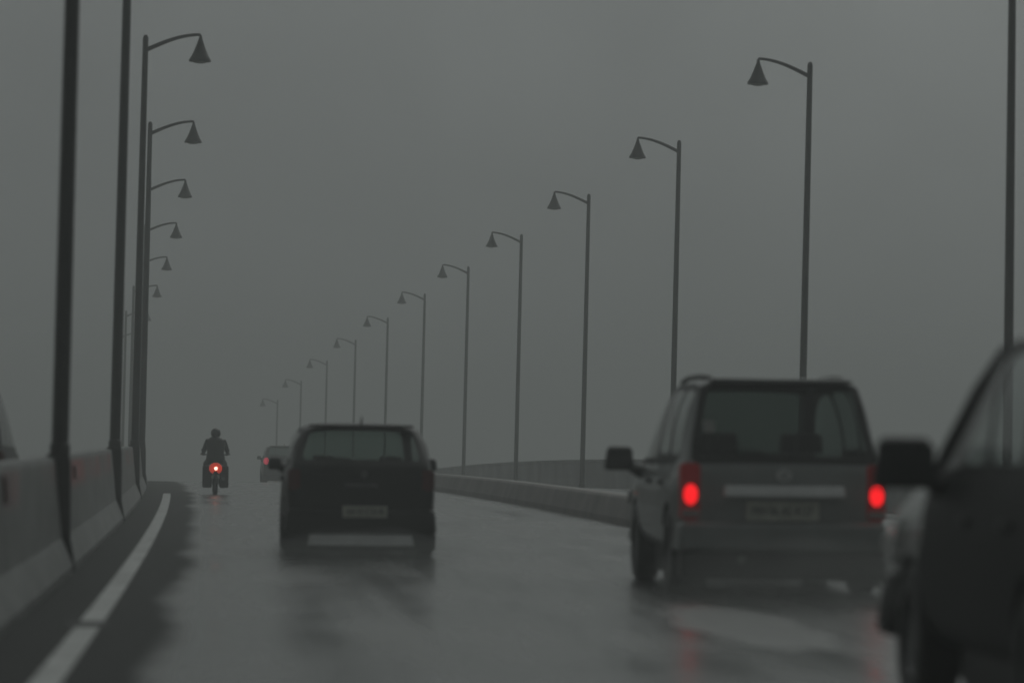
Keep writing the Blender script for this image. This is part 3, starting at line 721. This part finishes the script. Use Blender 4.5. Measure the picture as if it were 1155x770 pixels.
mc_part('bulb', lambda b: ball(b, Vector((0.005, -0.045, 0.655)), (0.042, 0.03, 0.042)), M['bike_core'], tl)
mc_part('fork', lambda b: [tube(b, [(s * 0.09, 1.56, 0.3), (s * 0.09, 1.26, 0.98)], 0.025, 8) for s in (-1, 1)], M['rim'])
mc_part('handlebar', lambda b: tube(b, [(-0.32, 1.08, 0.99), (-0.2, 1.2, 1.0), (0, 1.24, 0.97), (0.2, 1.2, 1.0), (0.32, 1.08, 0.99)], 0.016, 8), M['trim'])
mc_part('headlight', lambda b: ball(b, Vector((0, 1.42, 0.88)), (0.09, 0.08, 0.09)), M['clear_lens'])
mc_part('exhaust', lambda b: tube(b, [(0.16, 0.8, 0.3), (0.18, 0.4, 0.32), (0.19, 0.02, 0.40)], [0.03, 0.045, 0.05], 10), M['rim'])
for s in (-1, 1):
    mc_part('pannier', lambda b, s=s: box(b, s * 0.21 - 0.115, s * 0.21 + 0.115, 0.02, 0.60, 0.17, 0.72, 1.0, 0.95), M['trim'], bevel=0.04)
    mc_part('indicator', lambda b, s=s: (tube(b, [(s * 0.08, 0.06, 0.60), (s * 0.2, 0.04, 0.60)], 0.012, 6), ball(b, Vector((s * 0.21, 0.04, 0.60)), 0.03, 10)), M['lens'])
    mm = mc_part('mirror', lambda b, s=s: (tube(b, [(s * 0.25, 1.16, 1.0), (s * 0.30, 1.14, 1.10)], 0.008, 6), ball(b, Vector((s * 0.31, 1.14, 1.11)), (0.05, 0.02, 0.04), 10)), M['trim'])
mc_part('number_plate', lambda b: box(b, -0.1, 0.1, -0.06, -0.05, 0.40, 0.50), M['plate'])
tag(mc, 'motorcycle with a glowing orange red tail light, ridden near the left edge line', 'motorcycle')
MCX, MCY = 0.05, 87.0
place(mc, MCX, MCY); mc.scale = (0.87,) * 3

def rider():
    V = {}; verts = []; rad = []; edges = []
    def v(n, p, r_): V[n] = len(verts); verts.append(p); rad.append(r_)
    def e(a, b): edges.append((V[a], V[b]))
    v('pelvis', (0, 0.55, 0.90), (0.17, 0.13)); v('waist', (0, 0.58, 1.05), (0.165, 0.125)); v('chest', (0, 0.65, 1.24), (0.185, 0.135)); v('upper', (0, 0.68, 1.34), (0.15, 0.11)); v('neck', (0, 0.71, 1.42), (0.065, 0.065)); v('head', (0, 0.74, 1.52), (0.09, 0.10))
    for a, b in (('pelvis', 'waist'), ('waist', 'chest'), ('chest', 'upper'), ('upper', 'neck'), ('neck', 'head')): e(a, b)
    for s, t in ((-1, 'l'), (1, 'r')):
        v('sh' + t, (s * 0.20, 0.70, 1.33), (0.085, 0.085)); v('el' + t, (s * 0.29, 0.84, 1.10), (0.062, 0.062)); v('wr' + t, (s * 0.31, 1.04, 1.02), (0.042, 0.042)); v('ha' + t, (s * 0.33, 1.10, 1.01), (0.042, 0.03))
        e('upper', 'sh' + t); e('sh' + t, 'el' + t); e('el' + t, 'wr' + t); e('wr' + t, 'ha' + t)
        for k, dx in enumerate((-0.035, -0.012, 0.012, 0.035)):
            v('f%d%s' % (k, t), (s * (0.33) + dx, 1.15, 1.02), (0.010, 0.010)); v('g%d%s' % (k, t), (s * 0.33 + dx, 1.155, 0.985), (0.009, 0.009))
            e('ha' + t, 'f%d%s' % (k, t)); e('f%d%s' % (k, t), 'g%d%s' % (k, t))
        v('th' + t, (s * 0.33 - s * 0.05, 1.12, 0.975), (0.011, 0.011)); e('ha' + t, 'th' + t)
        v('hp' + t, (s * 0.13, 0.62, 0.86), (0.115, 0.11)); v('kn' + t, (s * 0.24, 0.99, 0.76), (0.075, 0.075)); v('an' + t, (s * 0.21, 0.80, 0.38), (0.05, 0.05)); v('to' + t, (s * 0.23, 0.98, 0.33), (0.045, 0.035))
        e('pelvis', 'hp' + t); e('hp' + t, 'kn' + t); e('kn' + t, 'an' + t); e('an' + t, 'to' + t)
    me = bpy.data.meshes.new('body'); me.from_pydata(verts, edges, [])
    o = bpy.data.objects.new('body', me); C.objects.link(o)
    sk = o.modifiers.new('skin', 'SKIN'); sk.use_smooth_shade = True
    for i, sv in enumerate(me.skin_vertices[0].data): sv.radius = rad[i]; sv.use_root = (i == 0)
    sb = o.modifiers.new('sub', 'SUBSURF'); sb.levels = 2; sb.render_levels = 2
    m2 = eval_mesh(o); bpy.data.objects.remove(o)
    for p in m2.polygons: p.use_smooth = True
    m2.materials.clear()
    return m2
p = empty('person', (0, 0, 0))
link('body', rider(), M['jacket'], p)
bm = bmesh.new(); ball(bm, Vector((0, 0.745, 1.535)), (0.125, 0.145, 0.135), 24); box(bm, -0.09, 0.09, 0.80, 0.885, 1.43, 1.49)
hm = obj('helmet', bm, M['helmet'], p)
bm = bmesh.new(); ball(bm, Vector((0, 0.785, 1.54)), (0.112, 0.112, 0.06), 16); obj('visor', bm, M['glass_dark'], hm)
bm = bmesh.new()
lathe(bm, [(0.20, 0.80), (0.235, 0.84), (0.235, 0.92), (0.215, 1.04), (0.225, 1.16), (0.245, 1.27), (0.225, 1.36), (0.15, 1.42), (0.085, 1.46)], 'Z', 28)
for q in bm.verts:
    q.co.y = 0.56 + 0.22 * (q.co.z - 0.8) + q.co.y * 0.66
    k = 1 + 0.05 * noise.noise(q.co * 9); q.co.x *= k
obj('rain_jacket', bm, M['jacket'], p)
tag(p, 'person in dark rain clothes and helmet riding the motorcycle', 'person')
place(p, MCX, MCY); p.scale = (0.87,) * 3

# ------------------------------------------------------------------ rain mist
bm = bmesh.new(); box(bm, -1320, 1320, -1020, 1620, -21.5, 14.0)
hz = obj('haze', bm, None, smooth=False)
m = bpy.data.materials.new('rain_haze'); m.use_nodes = True; t = m.node_tree
t.nodes.remove(t.nodes['Principled BSDF'])
pv = t.nodes.new('ShaderNodeVolumePrincipled'); pv.inputs['Color'].default_value = (0.80, 0.82, 0.81, 1)
pv.inputs['Density'].default_value = 0.0049; pv.inputs['Anisotropy'].default_value = 0.2
t.links.new(pv.outputs[0], t.nodes['Material Output'].inputs['Volume'])
hz.data.materials.append(m)
tag(hz, kind='stuff')

# spray thrown up behind the two cars in front
sm = bpy.data.materials.new('road_spray'); sm.use_nodes = True; st_ = sm.node_tree
st_.nodes.remove(st_.nodes['Principled BSDF'])
sv = st_.nodes.new('ShaderNodeVolumePrincipled'); sv.inputs['Color'].default_value = (0.62, 0.64, 0.63, 1); sv.inputs['Density'].default_value = 0.16
st_.links.new(sv.outputs[0], st_.nodes['Material Output'].inputs['Volume'])
for X, Y, rx, rz_ in ((4.42, 31.6, 1.12, 0.42), (1.29, 40.6, 0.98, 0.24)):
    bm = bmesh.new(); ball(bm, Vector((0, 0, 0)), (rx, 2.4 if rz_ > 0.3 else 1.6, rz_), 28)
    for v_ in bm.verts:
        k = 1 + 0.22 * noise.noise(v_.co * 2.3 + Vector((X, 0, 0))); v_.co *= k
    o = obj('spray', bm, sm); o.location = at(X, Y, 0.08); tag(o, kind='stuff')
